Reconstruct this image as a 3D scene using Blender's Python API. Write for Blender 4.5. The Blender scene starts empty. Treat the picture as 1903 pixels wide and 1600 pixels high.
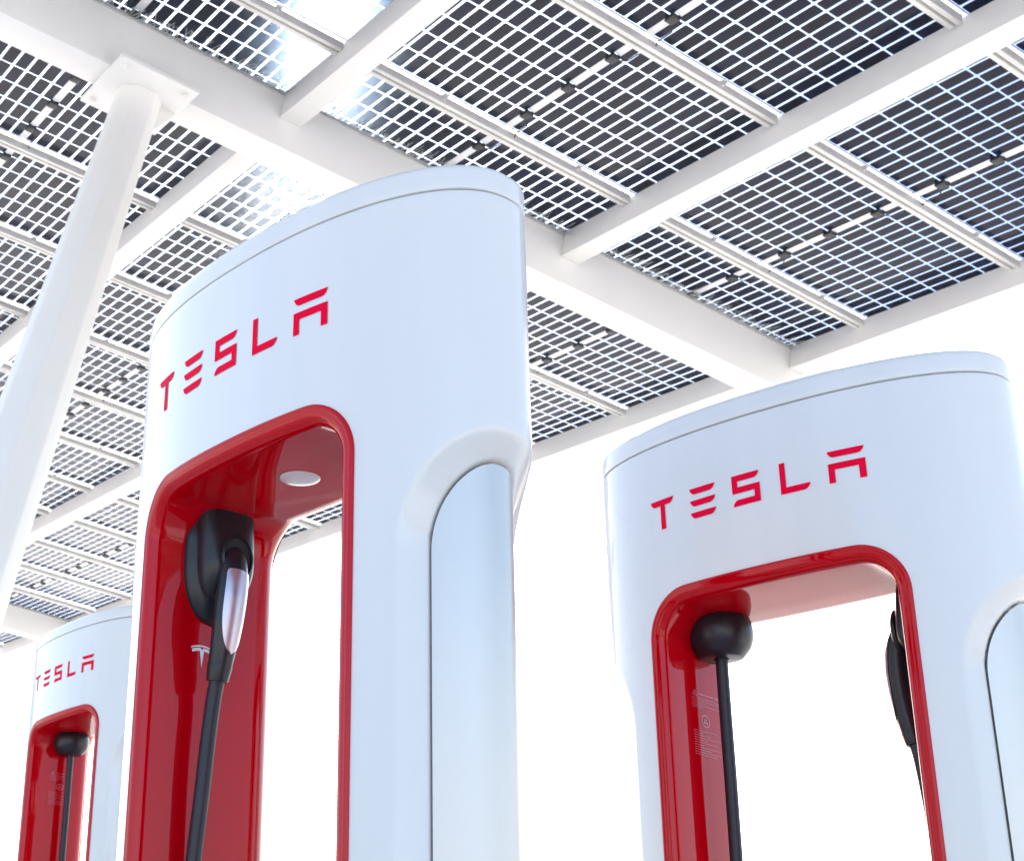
import bpy, bmesh, math, random
from mathutils import Vector, Matrix
random.seed(7)
sc = bpy.context.scene
COL = sc.collection

# ------------------------------------------------------------------ camera
CZ = 0.6575
FW = Vector((0.0, 0.9239246, 0.38257461))
RT = Vector((0.99965418, 0.01006042, -0.0242961))
DN = Vector((-0.02629662, 0.38244231, -0.92360509))
cd = bpy.data.cameras.new('camera'); cam = bpy.data.objects.new('camera', cd); COL.objects.link(cam)
m = Matrix((RT, -DN, -FW)).transposed().to_4x4(); m.translation = Vector((0, 0, CZ)); cam.matrix_world = m
cd.sensor_fit = 'HORIZONTAL'; cd.sensor_width = 36.0; cd.lens = 2942.74 / 1903 * 36
cd.clip_start = 0.05; cd.clip_end = 3000
cd.dof.use_dof = True; cd.dof.focus_distance = 2.15; cd.dof.aperture_fstop = 22
sc.camera = cam

# ------------------------------------------------------------------ light
SUN_EL, SUN_AZ = math.radians(36.35), math.radians(-7.4)
SUN = Vector((math.cos(SUN_EL)*math.sin(SUN_AZ), math.cos(SUN_EL)*math.cos(SUN_AZ), math.sin(SUN_EL)))
w = bpy.data.worlds.new('World'); sc.world = w; w.use_nodes = True
nt = w.node_tree; nt.nodes.clear()
wo = nt.nodes.new('ShaderNodeOutputWorld'); bg = nt.nodes.new('ShaderNodeBackground')
sky = nt.nodes.new('ShaderNodeTexSky'); sky.sky_type = 'NISHITA'; sky.sun_disc = False
sky.sun_elevation = SUN_EL; sky.sun_rotation = SUN_AZ; sky.air_density = 1.0; sky.dust_density = 2.2; sky.ozone_density = 1.0
bg.inputs['Strength'].default_value = 0.12
nt.links.new(sky.outputs[0], bg.inputs['Color']); nt.links.new(bg.outputs[0], wo.inputs['Surface'])
sl = bpy.data.lights.new('sun', 'SUN'); sl.energy = 3.2; sl.angle = math.radians(0.53); sl.color = (1, .95, .88)
so = bpy.data.objects.new('sun', sl); COL.objects.link(so); so.rotation_euler = SUN.to_track_quat('Z', 'Y').to_euler()
sc.view_settings.view_transform = 'Standard'; sc.view_settings.look = 'None'; sc.view_settings.gamma = 1
sc.view_settings.exposure = 1.85
sc.cycles.max_bounces = 8; sc.cycles.transparent_max_bounces = 12
sc.cycles.sample_clamp_indirect = 8

# ------------------------------------------------------------------ helpers
def tag(o, label=None, cat=None, group=None, kind=None):
    if label: o['label'] = label
    if cat: o['category'] = cat
    if group: o['group'] = group
    if kind: o['kind'] = kind
    return o
def empty(name, loc=(0, 0, 0), rot=None):
    o = bpy.data.objects.new(name, None); COL.objects.link(o); o.location = loc; o.empty_display_size = .1
    if rot: o.rotation_euler = rot
    return o
def obj(name, me, mat, parent=None):
    o = bpy.data.objects.new(name, me); COL.objects.link(o)
    if mat is not None:
        me.materials.clear()
        for mm in (mat if isinstance(mat, (list, tuple)) else [mat]): me.materials.append(mm)
    if parent is not None: o.parent = parent
    return o
def mesh(name, vs, fs, smooth=True, ang=None, mids=None):
    me = bpy.data.meshes.new(name); me.from_pydata([tuple(v) for v in vs], [], fs); me.validate()
    if mids and len(me.polygons) == len(mids): me.polygons.foreach_set('material_index', mids)
    bm = bmesh.new(); bm.from_mesh(me); bmesh.ops.remove_doubles(bm, verts=bm.verts, dist=1e-6)
    bmesh.ops.recalc_face_normals(bm, faces=bm.faces); bm.to_mesh(me); bm.free()
    me.polygons.foreach_set('use_smooth', [smooth]*len(me.polygons))
    if ang: me.set_sharp_from_angle(angle=math.radians(ang))
    me.update(); return me
class MB:
    def __init__(s): s.v = []; s.f = []
    def add(s, vs, fs):
        k = len(s.v); s.v += [Vector(v) for v in vs]; s.f += [tuple(i+k for i in f) for f in fs]
    def box(s, x0, x1, y0, y1, z0, z1, bev=0):
        bm = bmesh.new(); bmesh.ops.create_cube(bm, size=1)
        for v in bm.verts: v.co = Vector(((x0+x1)/2+v.co.x*(x1-x0), (y0+y1)/2+v.co.y*(y1-y0), (z0+z1)/2+v.co.z*(z1-z0)))
        if bev: bmesh.ops.bevel(bm, geom=bm.edges[:]+bm.verts[:], offset=bev, segments=2, affect='EDGES', profile=.6)
        bm.verts.index_update()
        s.add([v.co.copy() for v in bm.verts], [[v.index for v in f.verts] for f in bm.faces]); bm.free()
    def grid(s, rows, closed=False):
        n = len(rows[0]); vs = [p for r in rows for p in r]; fs = []
        for i in range(len(rows)-1):
            for j in range(n if closed else n-1):
                k = (j+1) % n; fs.append((i*n+j, i*n+k, (i+1)*n+k, (i+1)*n+j))
        s.add(vs, fs)
    def tube(s, path, rads, n=16, side=Vector((0, 1, 0)), cap=True):
        rows = []
        for i, p in enumerate(path):
            p = Vector(p); a = Vector(path[max(i-1, 0)]); b = Vector(path[min(i+1, len(path)-1)]); t = (b-a).normalized()
            u = (side - t*side.dot(t)).normalized(); q = t.cross(u)
            r = rads[i] if isinstance(rads, (list, tuple)) else rads
            ra, rb = r if isinstance(r, (list, tuple)) else (r, r)
            rows.append([p+u*ra*math.cos(2*math.pi*j/n)+q*rb*math.sin(2*math.pi*j/n) for j in range(n)])
        s.grid(rows, True)
        if cap:
            for rr in (rows[0], rows[-1]): s.add(rr, [tuple(range(n))])
    def build(s, name, mat, parent=None, smooth=True, ang=35, xf=None):
        vs = [xf @ v for v in s.v] if xf is not None else s.v
        return obj(name, mesh(name, vs, s.f, smooth, ang), mat, parent)

# ------------------------------------------------------------------ materials
def N(mat, t, **k):
    n = mat.node_tree.nodes.new(t)
    for a, b in k.items(): setattr(n, a, b)
    return n
def new_mat(name):
    mt = bpy.data.materials.new(name); mt.use_nodes = True; mt.node_tree.nodes.clear()
    out = N(mt, 'ShaderNodeOutputMaterial'); return mt, out, mt.node_tree.links.new
def pbr(name, color, rough=.4, metal=0, coat=0, coat_r=.03, bump=0, bscale=40, var=0, vscale=6, spec=.5, rvar=0, stretch=(1, 1, 1)):
    mt, out, L = new_mat(name); p = N(mt, 'ShaderNodeBsdfPrincipled')
    p.inputs['Base Color'].default_value = (*color, 1); p.inputs['Roughness'].default_value = rough
    p.inputs['Metallic'].default_value = metal; p.inputs['Coat Weight'].default_value = coat; p.inputs['Coat Roughness'].default_value = coat_r
    p.inputs['Specular IOR Level'].default_value = spec
    tc = N(mt, 'ShaderNodeTexCoord'); mp = N(mt, 'ShaderNodeMapping'); mp.inputs['Scale'].default_value = stretch; L(tc.outputs['Object'], mp.inputs[0])
    if var or rvar:
        no = N(mt, 'ShaderNodeTexNoise'); no.inputs['Scale'].default_value = vscale; no.inputs['Detail'].default_value = 5; L(mp.outputs[0], no.inputs[0])
        if var:
            r = N(mt, 'ShaderNodeMapRange'); r.inputs[1].default_value = .3; r.inputs[2].default_value = .7; r.inputs[3].default_value = 1-var; r.inputs[4].default_value = 1
            L(no.outputs[0], r.inputs[0]); mx = N(mt, 'ShaderNodeMix', data_type='RGBA', blend_type='MULTIPLY'); mx.inputs[0].default_value = 1
            mx.inputs[6].default_value = (*color, 1); L(r.outputs[0], mx.inputs[7]); L(mx.outputs[2], p.inputs['Base Color'])
        if rvar:
            r = N(mt, 'ShaderNodeMapRange'); r.inputs[1].default_value = .35; r.inputs[2].default_value = .65; r.inputs[3].default_value = max(rough-rvar, 0); r.inputs[4].default_value = rough+rvar
            L(no.outputs[0], r.inputs[0]); L(r.outputs[0], p.inputs['Roughness'])
    if bump:
        b = N(mt, 'ShaderNodeBump'); b.inputs['Strength'].default_value = bump; b.inputs['Distance'].default_value = .01
        n2 = N(mt, 'ShaderNodeTexNoise'); n2.inputs['Scale'].default_value = bscale; n2.inputs['Detail'].default_value = 3; L(mp.outputs[0], n2.inputs[0]); L(n2.outputs[0], b.inputs['Height']); L(b.outputs[0], p.inputs['Normal'])
    L(p.outputs[0], out.inputs[0]); return mt
M_white = pbr('white_paint', (.79, .765, .72), .28, coat=.9, coat_r=.03, bump=.012, bscale=7, var=.06, vscale=11, stretch=(1, 1, .12))
M_gap = pbr('gap_dark', (.02, .02, .02), .8)
M_red = pbr('red_gloss', (.53, .0, .006), .3, coat=.72, coat_r=.012, bump=.010, bscale=6, spec=0)
M_letter = pbr('red_letter', (.90, .0, .038), .4, coat=.12, coat_r=.05, spec=.0)
M_black = pbr('black_plastic', (.014, .016, .022), .34, rvar=.05, vscale=30, bump=.03, bscale=300)
M_rubber = pbr('cable_rubber', (.018, .021, .03), .42, bump=.03, bscale=120)
M_silver = pbr('satin_silver', (.62, .60, .66), .36, metal=.85, rvar=.04, vscale=60)
M_metal = pbr('galvanised_metal', (.70, .665, .62), .38, metal=.85, rvar=.05, vscale=6, var=.13, stretch=(1, 1, .45))
M_mark = pbr('white_print', (.82, .78, .80), .4, coat=.5)
M_mark2 = pbr('faded_print', (.62, .10, .13), .35, coat=.85, coat_r=.02)
M_lens = pbr('lamp_lens', (.78, .78, .76), .25, coat=.5)
M_steel = pbr('white_steel', (.83, .815, .785), .5, var=.05, vscale=2.5, bump=.04, bscale=18)
M_alu = pbr('aluminium_rail', (.72, .71, .68), .42, metal=.25, var=.12, vscale=12)
M_spike = pbr('spike_wire', (.62, .62, .60), .4, metal=.3)
M_strip = pbr('white_strip', (.85, .85, .86), .35)
M_box = pbr('junction_plastic', (.03, .03, .032), .5)
M_conc = pbr('pale_concrete', (.60, .58, .55), .8, var=.25, vscale=.8, bump=.2, bscale=60)

def mat_cell():
    mt, out, L = new_mat('solar_cell'); p = N(mt, 'ShaderNodeBsdfPrincipled')
    tc = N(mt, 'ShaderNodeTexCoord'); oi = N(mt, 'ShaderNodeObjectInfo')
    dv = N(mt, 'ShaderNodeVectorMath', operation='DIVIDE'); dv.inputs[1].default_value = (PU, PV, 1); L(tc.outputs['Object'], dv.inputs[0])
    fl = N(mt, 'ShaderNodeVectorMath', operation='FLOOR'); L(dv.outputs[0], fl.inputs[0])
    wn = N(mt, 'ShaderNodeTexWhiteNoise', noise_dimensions='4D'); L(fl.outputs[0], wn.inputs['Vector']); L(oi.outputs['Random'], wn.inputs['W'])
    cr = N(mt, 'ShaderNodeValToRGB'); e = cr.color_ramp.elements
    e[0].position = 0; e[0].color = (.010, .048, .175, 1); e[1].position = 1; e[1].color = (.070, .045, .055, 1)
    x = e.new(.4); x.color = (.020, .056, .185, 1); x = e.new(.7); x.color = (.038, .040, .095, 1)
    L(wn.outputs['Value'], cr.inputs[0])
    sp = N(mt, 'ShaderNodeSeparateXYZ'); L(tc.outputs['Object'], sp.inputs[0])
    a = N(mt, 'ShaderNodeMath', operation='DIVIDE'); a.inputs[1].default_value = PV/9; L(sp.outputs['Y'], a.inputs[0])
    b = N(mt, 'ShaderNodeMath', operation='FRACT'); L(a.outputs[0], b.inputs[0])
    c = N(mt, 'ShaderNodeMath', operation='GREATER_THAN'); c.inputs[1].default_value = .2; L(b.outputs[0], c.inputs[0])
    d = N(mt, 'ShaderNodeMapRange'); d.inputs[3].default_value = .35; d.inputs[4].default_value = 1; L(c.outputs[0], d.inputs[0])
    mx = N(mt, 'ShaderNodeMix', data_type='RGBA', blend_type='MULTIPLY'); mx.inputs[0].default_value = 1; L(cr.outputs[0], mx.inputs[6]); L(d.outputs[0], mx.inputs[7])
    L(mx.outputs[2], p.inputs['Base Color']); p.inputs['Roughness'].default_value = .6; p.inputs['Specular IOR Level'].default_value = .1
    rf = N(mt, 'ShaderNodeBsdfRefraction'); rf.inputs['Roughness'].default_value = .40; rf.inputs['IOR'].default_value = 1.06; rf.inputs['Color'].default_value = (1, 1, .98, 1)
    ms = N(mt, 'ShaderNodeMixShader'); ms.inputs[0].default_value = .08; L(p.outputs[0], ms.inputs[1]); L(rf.outputs[0], ms.inputs[2]); L(ms.outputs[0], out.inputs[0])
    return mt
def mat_glass():
    mt, out, L = new_mat('panel_glass'); t = N(mt, 'ShaderNodeBsdfTransparent'); t.inputs[0].default_value = (.16, .225, .35, 1)
    g = N(mt, 'ShaderNodeBsdfGlossy'); g.inputs['Roughness'].default_value = .04; fr = N(mt, 'ShaderNodeFresnel'); g.inputs['Color'].default_value = (1, .95, .94, 1); fr.inputs[0].default_value = 1.24
    tl = N(mt, 'ShaderNodeBsdfRefraction'); tl.inputs['Roughness'].default_value = .3; tl.inputs['IOR'].default_value = 1.06
    m0 = N(mt, 'ShaderNodeMixShader'); tl.inputs['Color'].default_value = (.48, .57, .72, 1); m0.inputs[0].default_value = .22; L(t.outputs[0], m0.inputs[1]); L(tl.outputs[0], m0.inputs[2])
    ms = N(mt, 'ShaderNodeMixShader'); L(fr.outputs[0], ms.inputs[0]); L(m0.outputs[0], ms.inputs[1]); L(g.outputs[0], ms.inputs[2]); L(ms.outputs[0], out.inputs[0])
    return mt

# ------------------------------------------------------------------ ground (slopes like the canopy)
def gz(x, y):
    dx, dy = x+.247, y-1.881
    s = dx*-.094+dy*.0806
    return .55*math.tanh(s/.55) if abs(s) > 0 else 0
def build_ground():
    xs = sorted(set([-1500, -500, -160, -60] + [i*1.0 for i in range(-26, 27)] + [60, 160, 500, 1500]))
    vs = [(x, y, gz(x, y)) for y in xs for x in xs]; n = len(xs)
    fs = [(j*n+i, j*n+i+1, (j+1)*n+i+1, (j+1)*n+i) for j in range(n-1) for i in range(n-1)]
    o = obj('ground', mesh('ground', vs, fs), M_conc); tag(o, 'pale concrete paving of the charging bay', 'ground', kind='structure')
    # make sure the sheet faces up
build_ground()

def build_added_hills():  # unseen ridge behind the camera, added to warm the low reflections
    mat = pbr('added_hills_tan', (.40, .31, .23), .9, var=.35, vscale=.05)
    b = MB(); rnd = random.Random(5); rows = []
    for r, h in ((95, -3), (125, .45), (160, .85), (210, 1.0), (280, .7), (380, -2)):
        row = []
        for i in range(73):
            a = math.radians(80+200*i/72); e = math.sin(math.pi*i/72)**.5
            hh = h if h < 0 else h*e*(17+6*math.sin(i*.37)+4*math.sin(i*.91+1)+2.5*math.sin(i*1.9+r))
            row.append((r*math.sin(a), r*math.cos(a), hh))
        rows.append(row)
    b.grid(rows); tag(b.build('added_hills', mat, ang=None), 'unseen tan ridge added behind the camera for warm reflections', 'added_hills', kind='structure')
build_added_hills()

# ------------------------------------------------------------------ canopy
CA = Vector((.7923835, .5947173, -.13579296)); CB = Vector((-.58612957, .80393488, .10070168)); CN = Vector((.169057731, -.000202075618, .985606130))
CO = Vector((0, 0, CZ+4.24))
MC = Matrix((CA, CB, CN)).transposed().to_4x4(); MC.translation = CO
US = [-.443, 1.247, 2.937, 4.6375, 6.323]           # near edges of the cross beams
BW, BD = .115, .15
VS, V0 = 1.04, 6.248                                 # purlin pitch and the purlin just behind the main beam
PU, PV = .0680, .160
canopy = empty('solar_canopy'); canopy.matrix_world = MC
tag(canopy, 'white steel carport roof of see-through solar panels, above and behind the charging posts', 'canopy')
PM = None
ilo, ihi = -14, 5                                    # purlin index range; v = V0 - VS*i
vmax, vmin = V0-VS*ilo, V0-VS*ihi
MV = (5.745, 17.42)
for k, u in enumerate(US):
    for a, c in ((vmin-.1, MV[0]-.001), (MV[0]+.216, MV[1]-.001), (MV[1]+.216, vmax+.1)):
        b = MB(); b.box(u, u+BW, a, c, -BD, -.004, .004); b.build('cross_beam', M_steel, canopy)
for v in MV:
    b = MB(); b.box(US[0]-.6, US[-1]+.62, v, v+.215, -.295, -.003, .007); b.build('main_beam', M_steel, canopy)
def purlin_mesh():
    b = MB(); L = US[1]-US[0]-BW-.006
    b.box(0, L, -.033, -.008, -.050, -.010, .003); b.box(0, L, .008, .033, -.050, -.010, .003); b.box(0, L, -.0078, .0078, -.032, -.010)
    for q in (.42, 1.22): b.box(q, q+.03, -.044, .044, -.0098, -.004); b.box(q+.005, q+.02, -.043, -.0332, -.028, -.0100); b.box(q-.10, q-.085, .0332, .043, -.028, -.0100)
    return mesh('purlin', b.v, b.f, True, 35)
pm = purlin_mesh()
for i in range(ilo, ihi+1):
    v = V0-VS*i
    for k in range(len(US)-1):
        if k == 0 and v > 12: continue
        if k == 0 and v > 9: continue
        o = obj('purlin', pm, M_alu, canopy); o.location = (US[k]+BW+.003, v, 0)
# one panel of 24 x 6 half cells, gaps you see the sky through
PL, PW = PU*24+.012, PV*6+.004
cell = mat_cell(); glass = mat_glass()
def panel_meshes():
    vs, fs = [], []
    g, gv, c = .0060, .0050, .0050
    for i in range(24):
        for j in range(6):
            x0, x1, y0, y1 = i*PU+g, (i+1)*PU-g, j*PV+gv, (j+1)*PV-gv
            if i in (11, 12):
                x0 += .004*(i == 12); x1 -= .004*(i == 11)
            p = [(x0+c, y0), (x1-c, y0), (x1, y0+c), (x1, y1-c), (x1-c, y1), (x0+c, y1), (x0, y1-c), (x0, y0+c)]
            k = len(vs)
            vs += [(a, b_, .0) for a, b_ in p]+[(a, b_, .0012) for a, b_ in p]
            fs.append(tuple(k+q for q in range(7, -1, -1))); fs.append(tuple(k+8+q for q in range(8)))
            fs += [(k+q, k+(q+1) % 8, k+8+(q+1) % 8, k+8+q) for q in range(8)]
    cm = bpy.data.meshes.new('cells'); cm.from_pydata(vs, [], fs)
    gm = mesh('glass_sheet', [(-.006, -.002, -.004), (PL-.006, -.002, -.004), (PL-.006, PW-.002, -.004), (-.006, PW-.002, -.004)], [(0, 3, 2, 1)], False)
    b = MB()
    b.box(-.024, .020, -.028, .028, -.026, -.0055, .004)
    bm_ = mesh('junction_box', b.v, b.f, True, 35)
    ed = [-.01]+[PV*(1+2*q)+s*.032 for q in range(3) for s in (-1, 1)]+[PW+.005]
    sm = []
    for q in range(0, 8, 2):
        b = MB(); b.box(PL/2-.006-.019, PL/2-.006+.019, ed[q], ed[q+1], -.0085, -.0048, .001)
        sm.append(mesh('centre_strip', b.v, b.f, True, 35))
    b = MB(); e = .010                                # pale edge tape round the glass
    b.box(-.006, PL-.006, -.003-e, -.003, -.004, .003); b.box(-.006, PL-.006, PW-.002, PW-.002+e, -.004, .003)
    em = mesh('edge_seal', b.v, b.f, False)
    return cm, gm, bm_, sm, em
cm, gm, jm, sm, em = panel_meshes()
for i in range(ilo, ihi):
    v = V0-VS*(i+1)
    for k in range(len(US)-1):
        if k == 0 and v > 6: continue
        if k == 1 and v > 14: continue
        p = obj('solar_panel', cm, cell, canopy)
        p.location = (US[k]+BW/2+(US[k+1]-US[k]-PL)/2+.004, v+(VS-PW)/2, .006)
        obj('glass_sheet', gm, glass, p); [obj('centre_strip', q, M_strip, p) for q in sm]; obj('edge_seal', em, M_strip, p)
        for q in range(3): o = obj('junction_box', jm, M_box, p); o.location = (PL/2-.006, PV*(1+2*q), 0)
LEADS = []
for q in (0, 2):
    y0 = PV*(1+2*q); y1 = -.045 if q == 0 else PW+.045; b = MB()
    pts = [Vector((PL/2-.006+.012, y0, -.018)), Vector((PL/2+.035, y0+(y1-y0)*.25, -.032)), Vector((PL/2+.03, y0+(y1-y0)*.65, -.040)), Vector((PL/2+.07, y1, -.030)), Vector((PL/2+.16, y1, -.022))]
    b.tube(pts, .0032, 8, side=Vector((0, 0, 1))); LEADS.append(mesh('lead_cable', b.v, b.f, True))
for p in [o for o in canopy.children if o.name.startswith('solar_panel')]:
    for me_ in LEADS: obj('lead_cable', me_, M_box, p)
# bird spikes along the near top edge of the main beam
def spike_mesh(L):
    b = MB(); x = .01
    while x < L:
        a = random.uniform(-.4, .4); t = random.uniform(.09, .14); c = random.uniform(-.40, .1)
        p0 = Vector((x, 0, 0)); p1 = p0+Vector((math.sin(a)*t, -math.cos(a)*t, c*t))
        b.tube([p0, p1], (.0016), 4, side=Vector((0, 0, 1)), cap=False); x += random.uniform(.006, .013)
    b.box(0, L, .0, .008, -.008, .004)
    return b
for v in (5.735, 17.41):
    for k in range(len(US)-1):
        if v > 10 and k < 2: continue
        b = spike_mesh(US[k+1]-US[k]-BW-.02); o = b.build('bird_spikes', M_spike, canopy); o.location = (US[k]+BW+.01, v, -.022)
# leaning tapered support column
def octo(c, r, ax, n=8, rot=.39):
    z = ax.normalized(); u = Vector((1, 0, 0)); u = (u-z*u.dot(z)).normalized(); q = z.cross(u)
    return [c+u*r*math.cos(2*math.pi*(i+rot)/n)+q*r*math.sin(2*math.pi*(i+rot)/n) for i in range(n)]
def column(uc, vc):
    top = MC @ Vector((uc, vc, -.315)); Ah = Vector((CA.x, CA.y, 0)).normalized()
    ax = (Vector((0, 0, 1))+Ah*math.tan(math.radians(COL_LEAN))).normalized()
    # find ground
    t = 0
    while (top-ax*t).z > gz((top-ax*t).x, (top-ax*t).y)-.05: t += .02
    inv = MC.inverted()
    b = MB(); rows = []
    for s, r in ((0, COL_R0), (t, COL_R1)): rows.append([inv @ p for p in octo(top-ax*s, r, ax)])
    bm = bmesh.new(); vs = [[bm.verts.new(p) for p in r] for r in rows]; side = []
    for i in range(8): bm.faces.new((vs[0][i], vs[0][(i+1) % 8], vs[1][(i+1) % 8], vs[1][i]))
    bm.faces.new(vs[0]); bm.faces.new(vs[1][::-1]); bm.normal_update(); bm.edges.ensure_lookup_table()
    long = [e for e in bm.edges if (e.verts[0] in vs[0]) != (e.verts[1] in vs[0])]
    bmesh.ops.bevel(bm, geom=long, offset=.010, segments=3, affect='EDGES', profile=.5)
    me = bpy.data.meshes.new('column'); bmesh.ops.recalc_face_normals(bm, faces=bm.faces); bm.to_mesh(me); bm.free()
    me.polygons.foreach_set('use_smooth', [True]*len(me.polygons)); me.set_sharp_from_angle(angle=math.radians(50))
    c = obj('column', me, M_steel, canopy)
    b = MB(); b.box(uc-.19, uc+.19, vc-.25, vc+.25, -.318, -.2965, .004); 
    for sx in (-1, 1):
        for sy in (-1, 1):
            b.tube([(uc+sx*.15, vc+sy*.19, -.336), (uc+sx*.15, vc+sy*.19, -.3185)], .016, 6, side=Vector((1, 0, 0)))
    b.build('cap_plate', M_steel, c)
    b = MB()                                          # gusset fins under the cap plate
    for sy in (-1, 1):
        y0 = vc+sy*.008
        pts = [(uc-.0, -.3185), (uc+.18, -.3185), (uc+.17, -.345), (uc-.02, -.62)]
        b.add([(x, vc-.007, z) for x, z in pts]+[(x, vc+.007, z) for x, z in pts], [(0, 1, 2, 3), (7, 6, 5, 4), (0, 4, 5, 1), (1, 5, 6, 2), (2, 6, 7, 3)]) if sy > 0 else None
    b.build('gusset', M_steel, c)
COL_LEAN, COL_R0, COL_R1 = 12, .105, .19
column(2.30, 5.85)

# ------------------------------------------------------------------ charging post
A_, B_, N_ = .3500, .1384, 2.19
B2, N2 = .108, 2.6
ZT, ZH, ZS, ZC, HW, ZB = 1.492, 1.392, 1.632, 1.6713, .2116, .30
RC = .072                                            # hole corner radius
ZA = 1.303                                           # top of the arched metal end
def yfront(x): return -B_*max(1-abs(x/A_)**N_, 0)**(1/N_)
def yback(x): return B2*max(1-abs(x/A_)**N2, 0)**(1/N2)
def perim(n):
    pts = []; M = 6000
    for i in range(M):
        t = 2*math.pi*i/M; c, s = math.cos(t), math.sin(t)
        b, nn = (B_, N_) if s < 0 else (B2, N2)
        pts.append((A_*math.copysign(abs(c)**(2/nn), c), b*math.copysign(abs(s)**(2/nn), s)))
    d = [0]
    for i in range(M): a, b = pts[i], pts[(i+1) % M]; d.append(d[-1]+math.hypot(b[0]-a[0], b[1]-a[1]))
    tot = d[-1]; out = []; k = 0
    for i in range(n):
        q = tot*i/n
        while d[k+1] < q: k += 1
        a, b = pts[k], pts[(k+1) % M]; f = (q-d[k])/(d[k+1]-d[k]+1e-12)
        out.append(((a[0]+(b[0]-a[0])*f, a[1]+(b[1]-a[1])*f), q if q < tot/2 else q))
    return out, tot
NP = 480
PER, TOT = perim(NP)
def norms():
    r = []
    for i in range(NP):
        a = PER[i-1][0]; b = PER[(i+1) % NP][0]; t = Vector((b[0]-a[0], b[1]-a[1])); t.normalize(); r.append((t.y, -t.x))
    return r
NOR = norms()
# arc length from each end tip (x=+A at index 0, x=-A at the middle)
tip2 = min(range(NP), key=lambda i: PER[i][0][0])
def sigma(i):
    q = PER[i][1]; s1 = min(q, TOT-q); s2 = abs(q-PER[tip2][1]); return min(s1, s2)
SG0 = min(((abs(PER[i][0][0]-.2916), sigma(i)) for i in range(NP) if PER[i][0][0] > 0 and PER[i][0][1] < 0))[1]
def arch_sdf(s, z):
    if z <= ZA-SG0: return s-SG0
    return math.hypot(s, z-(ZA-SG0))-SG0
FB = .032
def inset(d):
    if d >= FB: return 0
    if d >= 0:
        q = 1-d/FB; return .023*(math.sqrt(q*q+.012)-.1095)/.896
    return .023+min(1, -d/.003)*.02
def hole_sdf(x, z, o=0):
    hx, hz = HW-o, (ZH-ZB)/2-o; cz = (ZH+ZB)/2; r = RC-o
    qx, qz = abs(x)-(hx-r), abs(z-cz)-(hz-r)
    return math.hypot(max(qx, 0), max(qz, 0))+min(max(qx, qz), 0)-r
def snap(x, z, o):
    for _ in range(3):
        d = hole_sdf(x, z, o); e = 1e-5
        gx = (hole_sdf(x+e, z, o)-d)/e; gzz = (hole_sdf(x, z+e, o)-d)/e; l = gx*gx+gzz*gzz
        x -= d*gx/l; z -= d*gzz/l
    return x, z
def body_mesh():
    zs = [0, .1, .2]+[.24+.006*i for i in range(25)]
    while zs[-1] < 1.11: zs.append(zs[-1]+.05)
    z = 1.165
    while z < 1.41: zs.append(z); z += .004
    while z < ZS-.012: zs.append(z); z += .02
    zs += [ZS-.0060, ZS-.0015, ZS-.0006, ZS]
    ring_in = [0]*(len(zs)-2)+[.0003, .0014]
    rows = []
    for k, z in enumerate(zs):
        row = []
        for i in range(NP):
            (x, y), q = PER[i]; dpt = inset(arch_sdf(sigma(i), z))+ring_in[k]
            # rounding at the rim: outward blend keeps the surface convex
            row.append([x-NOR[i][0]*dpt, y-NOR[i][1]*dpt, z])
        rows.append(row)
    OB = -.012
    def off(i): return 0 if PER[i][0][1] < 0 else OB
    keep = {}; fs = []; rem = set(); kept = set()
    for k in range(len(zs)-1):
        for i in range(NP):
            j = (i+1) % NP
            cx = (rows[k][i][0]+rows[k][j][0])/2; cz = (zs[k]+zs[k+1])/2
            q = ((k, i), (k, j), (k+1, j), (k+1, i))
            if abs(cx) < .27 and hole_sdf(cx, cz, off(i)) < 0: rem.update(q)
            else: fs.append(q); kept.update(q)
    for (k, i) in rem & kept:
        x, z = snap(rows[k][i][0], zs[k], off(i)); rows[k][i] = [x, yfront(x) if PER[i][0][1] < 0 else yback(x), z]
    idx = {}; vs = []
    def vid(q):
        if q not in idx: idx[q] = len(vs); vs.append(rows[q[0]][q[1]])
        return idx[q]
    F = [tuple(vid(q) for q in f) for f in fs]
    # inner ledge at the top seam
    top = [(len(zs)-1, i) for i in range(NP)]; k0 = len(vs)
    for i in range(NP): (x, y), _ = PER[i]; vs.append([x-NOR[i][0]*.012, y-NOR[i][1]*.012, ZS-.001])
    for i in range(NP): j = (i+1) % NP; F.append((vid(top[i]), vid(top[j]), k0+j, k0+i))
    return mesh('body', vs, F, True, 50)
def cap_mesh():
    b = MB(); rows = []; h = ZS+.0021; R = .013
    prof = [(.012, h), (.0014, h), (.0003, h+.0006), (0, h+.0016)]
    prof += [(0, h+.010+.0*i) for i in range(1)]
    prof += [(R*(1-math.cos(a)), ZC-R+R*math.sin(a)) for a in [math.radians(v) for v in range(0, 91, 9)]]
    for o, z in prof: rows.append([(PER[i][0][0]-NOR[i][0]*o, PER[i][0][1]-NOR[i][1]*o, z) for i in range(0, NP, 2)])
    last = rows[-1]
    for s, dz in ((.8, .002), (.5, .004), (.2, .005)): rows.append([(x*s, y*s, ZC+dz) for x, y, z in last])
    b.grid(rows, True); b.add(rows[-1], [tuple(range(len(last)))])
    return mesh('cap', b.v, b.f, True, 50)
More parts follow.
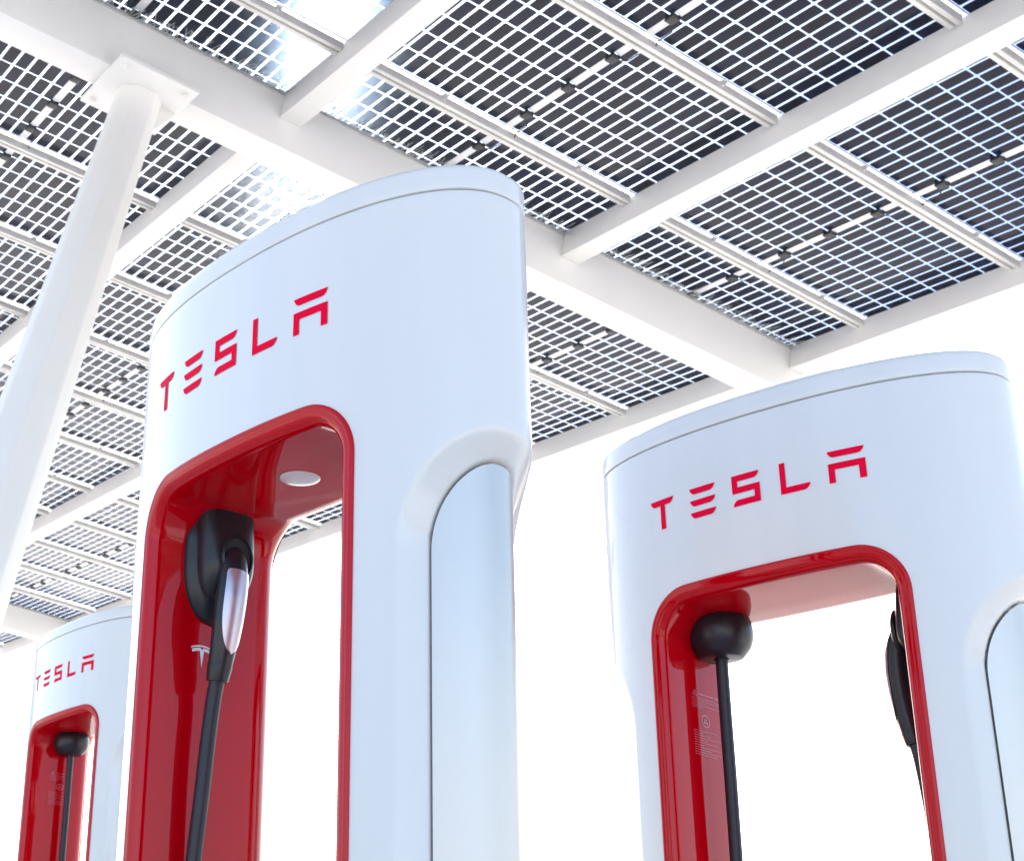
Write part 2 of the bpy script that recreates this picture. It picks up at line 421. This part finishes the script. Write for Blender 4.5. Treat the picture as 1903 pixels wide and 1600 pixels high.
def end_mesh(side):
    # arched sheet metal end, follows the plan, sits just inside the rim
    c = 0 if side > 0 else tip2; n = int((SG0+.004)/TOT*NP)+2
    zs = [0, .3, .6, .9, 1.1]
    z = ZA-SG0-.01
    while z < ZA+.004: zs.append(z); z += .003
    G = .0036; rows = []; DEP = .0235
    def sd(i, z): return arch_sdf(sigma(i % NP), z)+G
    ids = [(c+i) % NP for i in range(-n, n+1)]
    pos = lambda i, z, o: [PER[i][0][0]-NOR[i][0]*o, PER[i][0][1]-NOR[i][1]*o, z]
    rows = [[pos(i, z, DEP) for i in ids] for z in zs]; fs = []; rem = set(); kept = set()
    for k in range(len(zs)-1):
        for a in range(len(ids)-1):
            q = ((k, a), (k, a+1), (k+1, a+1), (k+1, a)); m_ = sum(sd(ids[x], zs[y]) for y, x in q)/4
            if m_ > 0: rem.update(q)
            else: fs.append(q); kept.update(q)
    sgn = {a: (a-n) for a in range(len(ids))}
    for (k, a) in rem & kept:                        # snap in (arc length, z)
        s = sgn[a]*TOT/NP; z = zs[k]; r = SG0-G
        if z > ZA-SG0: 
            l = math.hypot(s, z-(ZA-SG0)); s, z = s*r/l, ZA-SG0+(z-(ZA-SG0))*r/l
        else: s = math.copysign(r, s)
        f = s/(TOT/NP); i0 = math.floor(f); f -= i0; p0 = pos((c+i0) % NP, z, DEP); p1 = pos((c+i0+1) % NP, z, DEP)
        rows[k][a] = [p0[0]*(1-f)+p1[0]*f, p0[1]*(1-f)+p1[1]*f, z]
    vs = []; idx = {}
    def vid(q):
        if q not in idx: idx[q] = len(vs); vs.append(rows[q[0]][q[1]])
        return idx[q]
    F = [tuple(vid(q) for q in f) for f in fs]
    return mesh('end_panel', vs, F, True)
def outline(o, n=14, m=18):
    hx, zt, zb, r = HW-o, ZH-o, ZB+o, max(RC-o, .004); pts = []
    def arc(cx, cz, a0):
        for i in range(n): a = math.radians(a0+90*i/n); pts.append((cx+r*math.cos(a), cz+r*math.sin(a)))
    def seg(x0, z0, x1, z1):
        for i in range(m): pts.append((x0+(x1-x0)*i/m, z0+(z1-z0)*i/m))
    arc(hx-r, zt-r, 0); seg(hx-r, zt, -(hx-r), zt); arc(-(hx-r), zt-r, 90); seg(-hx, zt-r, -hx, zb+r)
    arc(-(hx-r), zb+r, 180); seg(-(hx-r), zb, hx-r, zb); arc(hx-r, zb+r, 270); seg(hx, zb+r, hx, zt-r)
    return pts
RF, RB = .018, .058
def liner_mesh():
    rows = []
    P = [('f', -.0020, .0030), ('f', -.0020, -.0022), ('f', -.0005, -.0036), ('f', .0018, -.0040), ('f', .0034, -.0030)]
    P += [('f', .0034+RF*math.sin(a), -.0030+RF*(1-math.cos(a))) for a in [math.radians(v) for v in range(8, 91, 9)]]
    for q in P:
        rows.append([(x, yfront(x)+q[2], z) for x, z in outline(q[1])])
    ow = .0034+RF
    f0 = rows[-1]; bk = [(x, yback(x)-RB, z) for x, z in outline(ow)]
    for t in (.33, .66): rows.append([(a[0], a[1]*(1-t)+b[1]*t, a[2]) for a, b in zip(f0, bk)])
    rows.append(bk)
    for v in range(9, 91, 9):
        a = math.radians(v); o = ow-RB*(1-math.cos(a)); rows.append([(x, yback(x)-RB+RB*math.sin(a)+.001, z) for x, z in outline(o)])
    rows.append([(x, yback(x)-.004, z) for x, z in outline(ow-RB-.001)])
    b = MB(); b.grid(rows, True); return mesh('liner', b.v, b.f, True, 60), ow
# lettering: polygons in units of letter height
def bar(x0, x1, z1, z0, cl=True, cr=True):
    h = z1-z0; p = [(x0, z1), (x1, z1)]
    if cr: p += [(x1-.05*1, z1-h*.55), (x1-.11, z1-h*.85), (x1-.19, z0)]
    else: p += [(x1, z0)]
    if cl: p += [(x0+.17, z0), (x0+.09, z0+h*.2), (x0+.03, z0+h*.6)]
    else: p += [(x0, z0)]
    return p
def glyphs():
    g = []; w = .98
    g.append((0, [[(0, 1), (w, 1), (w-.05, .90), (w-.12, .82), (w-.18, .80), (.60, .80), (.60, 0), (.41, 0), (.41, .80), (.16, .80), (.08, .84), (.03, .90)]]))
    g.append((1, [bar(0, w, 1, .80), bar(0, w, .60, .40), bar(0, w, .20, 0)]))
    g.append((2, [[(0, 1), (w, 1), (w-.05, .89), (w-.12, .82), (w-.19, .80), (.2, .80), (.2, .61), (w, .61), (w, 0), (0, 0), (.05, .1), (.11, .17), (.18, .20), (w-.2, .20), (w-.2, .41), (0, .41)]]))
    g.append((3, [[(0, 1), (.19, 1), (.19, .20), (w, .20), (w-.04, .1), (w-.11, .03), (w-.19, 0), (0, 0)]]))
    g.append((4, [bar(0, 1.14, 1, .80), [(0, .61), (1.14, .61), (1.14, 0), (.93, 0), (.93, .41), (.2, .41), (.2, 0), (0, 0)]]))
    return g
def letter_mesh(side, k, polys):
    H = .0485; x0 = [-.197, -.118, -.0405, .0405, .1165]
    bm = bmesh.new()
    for p in polys:
        f = bm.faces.new([bm.verts.new((x0[k]+x*H, 0, ZT+z*H)) for x, z in p])
    bm.normal_update()
    bmesh.ops.triangulate(bm, faces=bm.faces[:], ngon_method='EAR_CLIP')
    for i in range(-24, 24):
        bmesh.ops.bisect_plane(bm, geom=bm.verts[:]+bm.edges[:]+bm.faces[:], plane_co=(i*.0085, 0, 0), plane_no=(1, 0, 0))
    for v in bm.verts:
        if side < 0: v.co.y = yfront(v.co.x)-.0009
        else: x = v.co.x; v.co.x = -x; v.co.y = yback(x)+.0009
    for f in bm.faces: f.normal_update(); 
    for f in bm.faces:
        if (f.normal.y > 0) == (side < 0): f.normal_flip()
    me = bpy.data.meshes.new('letter'); bm.to_mesh(me); bm.free(); me.polygons.foreach_set('use_smooth', [True]*len(me.polygons)); return me
BODY, CAP = body_mesh(), cap_mesh(); LINER, OW = liner_mesh()
ENDR, ENDL = end_mesh(1), end_mesh(-1)
LETS = [letter_mesh(sd, k, p) for sd in (-1, 1) for k, p in glyphs()]
XW = HW-OW                                            # inner wall x
# --- wall fittings are modelled on the LEFT wall (x=-XW, inward = +x); the other side is the same turned 180 degrees
KP = 1.0
def W(p, y, z): return Vector((-XW+p*KP, y, z))
def loft_pod(zl, wy, pp, yc, ex=2.4, n=28):
    rows = []
    for z, w_, P in zip(zl, wy, pp):
        r = []
        for j in range(n+1):
            a = math.pi*j/n; c, s = math.cos(a), math.sin(a)
            r.append(W(-.002+P*abs(s)**(2/ex), yc+w_*math.copysign(abs(c)**(2/ex), c), z))
        rows.append(r)
    return rows
def smoothstep_list(f, a, b, n): return [f(a+(b-a)*i/n) for i in range(n+1)]
def holster():
    zt = ZH-OW+.006
    b = MB(); n = 26; zl, wy, pp = [], [], []
    for i in range(n+1):
        t = i/n; z = zt-t*.158
        zl.append(z); e = max(1-max(0, (t-.45)/.55)**2.4, 0)**.5; e0 = min(1, .80+t*.8)
        wy.append(.049*e*e0+.0004); pp.append(.024*e**.7+.0005)
    b.grid(loft_pod(zl, wy, pp, -.022, 2.2)); base = b
    b = MB(); zl, wy, pp = [], [], []
    for i in range(n+1):
        t = i/n; z = zt-t*.132
        e = max(1-max(0, (t-.58)/.42)**2.2, 0)**.5
        zl.append(z); wy.append((.042-.004*t)*(.35+.65*e)+.0002); pp.append((.038+.010*math.sin(t*2.2))*e+.0005)
    b.grid(loft_pod(zl, wy, pp, -.021, 3.6)); pod = b
    # socket mouth: dark hood ring
    b = MB(); rows = []
    for s, o in ((1.0, 0), (1.0, .004), (.90, .0055), (.82, .001)):
        rows.append([W(.0455+o, -.021+.0245*s*math.cos(a), zt-.074+.032*s*math.sin(a)) for a in [2*math.pi*j/32 for j in range(32)]])
    b.grid(rows, True); ring = b
    b2 = MB(); b2.add([W(.0470, -.021+.0205*math.cos(a), zt-.074+.027*math.sin(a)) for a in [2*math.pi*j/32 for j in range(32)]], [tuple(range(32))])
    return base, pod, ring, b2
ZHD = ZH-OW
HPATH = [(.026, -.021, ZHD-.060), (.036, -.022, ZHD-.064), (.045, -.025, ZHD-.077), (.050, -.028, ZHD-.098), (.051, -.031, ZHD-.125), (.049, -.033, ZHD-.155), (.045, -.034, ZHD-.185), (.040, -.035, ZHD-.212)]
HRAD = [(.017, .015), (.0175, .0155), (.0185, .0165), (.0195, .0175), (.020, .0185), (.0195, .018), (.0175, .0165), (.0155, .015)]
def interp(path, rads, n):
    pts = [Vector(p) for p in path]; out, ro = [], []
    for i in range(len(pts)-1):
        p0, p1, p2, p3 = pts[max(i-1, 0)], pts[i], pts[i+1], pts[min(i+2, len(pts)-1)]
        for k in range(n):
            t = k/n; out.append(.5*((2*p1)+(p2-p0)*t+(2*p0-5*p1+4*p2-p3)*t*t+(3*p1-p0-3*p2+p3)*t**3))
            if rads: ro.append(tuple(rads[i][q]*(1-t)+rads[i+1][q]*t for q in (0, 1)))
    out.append(pts[-1]); 
    if rads: ro.append(rads[-1])
    return out, ro
def handle_parts():
    hp, hr = interp([W(p[0]/KP*1.0+(KP-1)*.04*i/7+(KP-1)*p[0]/KP, p[1], p[2]) for i, p in enumerate(HPATH)], HRAD, 5)
    g = MB(); g.tube(hp, hr, 28)
    # satin inlay on the outward face
    n = len(hp); rows = []; i0, i1 = int(n*.40), int(n*.90)
    for i in range(i0, i1+1):
        t = (i-i0)/(i1-i0); wd = 1.05*math.sqrt(max(1-max(0, (t-.35)/.65)**2.6, .0))*(1 if t > .0 else .9)+.01
        p = hp[i]; a = hp[i-1]; b_ = hp[min(i+1, n-1)]; T = (b_-a).normalized(); s = Vector((0, 1, 0)); u = (s-T*s.dot(T)).normalized(); q = T.cross(u)
        if q.x < 0: q = -q
        ra, rb = hr[i]
        rows.append([p+u*(ra+.0012)*math.sin(.12+wd*(j/8-1)) + q*(rb+.0012)*math.cos(.12+wd*(j/8-1)) for j in range(17)])
    inl = MB(); inl.grid(rows)
    # collar
    end = hp[-1]; d = (hp[-1]-hp[-2]).normalized()
    c = MB(); c.tube([end+d*-.001, end+d*.001, end+d*.016, end+d*.020, end+d*.020], [(.0158, .0153), (.0162, .0157), (.0146, .0140), (.0138, .0132), (.0098, .0098)], 28)
    return g, inl, c, end+d*.018, d
def gland():
    zc = ZHD-.024; b = MB(); rows = []; R = .053; n = 32
    prof = []
    for i in range(15):
        t = i/14; ang = math.radians(88-133*t)           # from top pole down past the equator
        prof.append((R*max(math.cos(ang), 0)**.7, zc+R*.80*math.copysign(abs(math.sin(ang))**.9, math.sin(ang))))
    prof += [(R*.66, zc-R*.72), (R*.60, zc-R*.74), (.012, zc-R*.74)]
    for r, z in prof: rows.append([W(.030+r*math.cos(2*math.pi*j/n), .0+r*math.sin(2*math.pi*j/n), z) for j in range(n)])
    b.grid(rows, True); b.add(rows[0], [tuple(range(n))])
    rr = [[W(.0, -.030, zc+.03), W(.0, .030, zc+.03)]]
    b.tube([W(-.003, 0, zc), W(.012, 0, zc), W(.03, 0, zc)], [(.036, .036), (.034, .034), (.030, .030)], 24)
    return b, W(.030, 0, zc-R*.70)
def emblem():
    b = MB(); S = .034
    def put(poly):
        b.add([W(.0008, -.037+y*S, ZHD-.180+z*S) for y, z in poly], [tuple(range(len(poly)))])
    # top swoosh (left to right in y)
    top = [(-.5+i/10, .06-.10*((i-5)/5)**2) for i in range(11)]
    for i in range(10):
        (a, za), (c, zc_) = top[i], top[i+1]; put([(a, za), (c, zc_), (c*.975, zc_-.055), (a*.975, za-.055)])
    lo = [(-.455+i*.091, -.03-.10*((i-5)/5)**2) for i in range(11)]
    for i in range(10):
        (a, za), (c, zc_) = lo[i], lo[i+1]
        if i in (4, 5): continue
        put([(a, za), (c, zc_), (c*.93, zc_-.13+.02*abs(i-4.5)/4.5), (a*.93, za-.13+.02*abs(i-4.5)/4.5)])
    put([(-.10, -.09), (-.07, -.03), (0, -.12), (.07, -.03), (.10, -.09), (.09, -.16), (0, -.80), (-.09, -.16)])
    return b
def warning():
    b = MB(); rnd = random.Random(3)
    def q(y0, y1, z0, z1): b.add([W(.0007, y0, z0), W(.0007, y1, z0), W(.0007, y1, z1), W(.0007, y0, z1)], [(0, 1, 2, 3)])
    def line(y0, y1, z, h=.0013):
        y = y0
        while y < y1:
            l = rnd.uniform(.002, .007); q(y, min(y+l, y1), z, z+h); y += l+.0011
    z0 = ZHD-.128
    def seg(a, c, w=.0008):
        d = Vector((c[0]-a[0], c[1]-a[1])).normalized()*w; n = Vector((-d.y, d.x))
        b.add([W(.0007, a[0]+n.x, a[1]+n.y), W(.0007, c[0]+n.x, c[1]+n.y), W(.0007, c[0]-n.x, c[1]-n.y), W(.0007, a[0]-n.x, a[1]-n.y)], [(0, 1, 2, 3)])
    t = [(-.045, z0), (-.033, z0), (-.039, z0+.011)]
    for i in range(3): seg(t[i], t[(i+1) % 3])
    seg((-.039, z0+.007), (-.039, z0+.004)); seg((-.039, z0+.0025), (-.039, z0+.0015))
    line(-.028, .030, z0+.003, .0022)
    for k in range(5): line(-.048, [.03, .03, -.01, .03, -.02][k], z0-.006-.0045*k)
    zc = z0-.048; R = .0115; n = 28
    for r, w_ in ((R, .0011),):
        b.grid([[W(.0007, .0-.012+rr*math.cos(2*math.pi*j/n), zc+rr*math.sin(2*math.pi*j/n)) for j in range(n)] for rr in (r-w_, r+w_)], True)
    seg((-.012-.005, zc-.004), (-.012, zc+.006), .0012); seg((-.012, zc+.006), (-.012+.005, zc-.004), .0012); seg((-.018, zc-.004), (-.006, zc-.004), .0012)
    for k in range(11): line(-.048, [.02, -.02, .0, .03, -.01, .02, -.02, .03, .0, .03, .015][k], z0-.070-.0047*k)
    for i in range(len(b.v)): b.v[i].z = ZHD-.112+(b.v[i].z-(ZHD-.117))*.78
    return b
ROT = Matrix.Rotation(math.pi, 4, 'Z')
def post(x, y, z, th, holster_left, label, group='charging posts standing under the canopy'):
    r = empty('charging_post', (x, y, z), (0, 0, th)); tag(r, label, 'charging post', group)
    body = obj('body', BODY, M_white, r); obj('cap', CAP, M_white, r)
    for lm in LETS: obj('letter', lm, M_letter, body)
    obj('end_panel', ENDR, M_metal, r); obj('end_panel', ENDL, M_metal, r)
    lin = obj('liner', LINER, M_red, r)
    b = MB(); n = 36; zc = ZHD
    rows = [[(rr*math.cos(2*math.pi*j/n), -.030+rr*math.sin(2*math.pi*j/n), zc-dz) for j in range(n)] for rr, dz in ((.0255, -.002), (.0255, .001), (.0240, .0022), (.018, .0036), (.008, .0042))]
    b.grid(rows, True); b.add(rows[-1], [tuple(range(n))])
    if holster_left: b.build('downlight', M_lens, lin)
    X = None if holster_left else ROT
    Y = ROT if holster_left else None
    global KP
    KP = 1.0 if holster_left else 1.30
    base, pod, ring, mouth = holster()
    h = base.build('holster', M_black, r, xf=X); pod.build('holster_shell', M_black, h, xf=X); ring.build('socket_rim', M_black, h, xf=X); mouth.build('socket', M_gap, h, xf=X)
    g, inl, col, e, d = handle_parts()
    hd = g.build('connector_handle', M_black, r, xf=X); inl.build('inlay', M_silver, hd, xf=X); col.build('collar', M_black, hd, xf=X)
    emblem().build('emblem', M_mark, lin, smooth=False, ang=None, xf=X)
    KP = 1.0
    gl, ge = gland(); gl.build('cable_gland', M_black, r, xf=Y); warning().build('warning_print', M_mark2, lin, smooth=False, ang=None, xf=Y)
    ge = ROT @ ge                                       # in the frame where the holster is on the left
    ptsc = [e, e+d*.03, Vector((e.x-.010, -.042, 1.02)), Vector((e.x-.020, -.048, .80)), Vector((-.14, -.04, .56)), Vector((-.06, -.02, .42)), Vector((.06, .0, .42)), Vector((.13, .0, .56)), Vector((.158, .0, .85)), Vector((ge.x, ge.y, 1.15)), ge]
    cp, _ = interp(ptsc, None, 10); b = MB(); b.tube(cp, .0098, 20); b.build('charging_cable', M_rubber, r, xf=X)
    return r
post(-.2467, 1.8811, CZ+.8425-1.5, -.78746, True, 'big white charging post in front, with a silver-faced plug handle hanging in its red opening')
post(.4440, 2.3190, CZ+.7990-1.5, -.6515, False, 'white charging post at the right edge, black cable dome in its red opening')
post(-1.2785, 4.7719, CZ+1.1715-1.5, -.81047, False, 'small far white charging post at the lower left, half behind the big post')
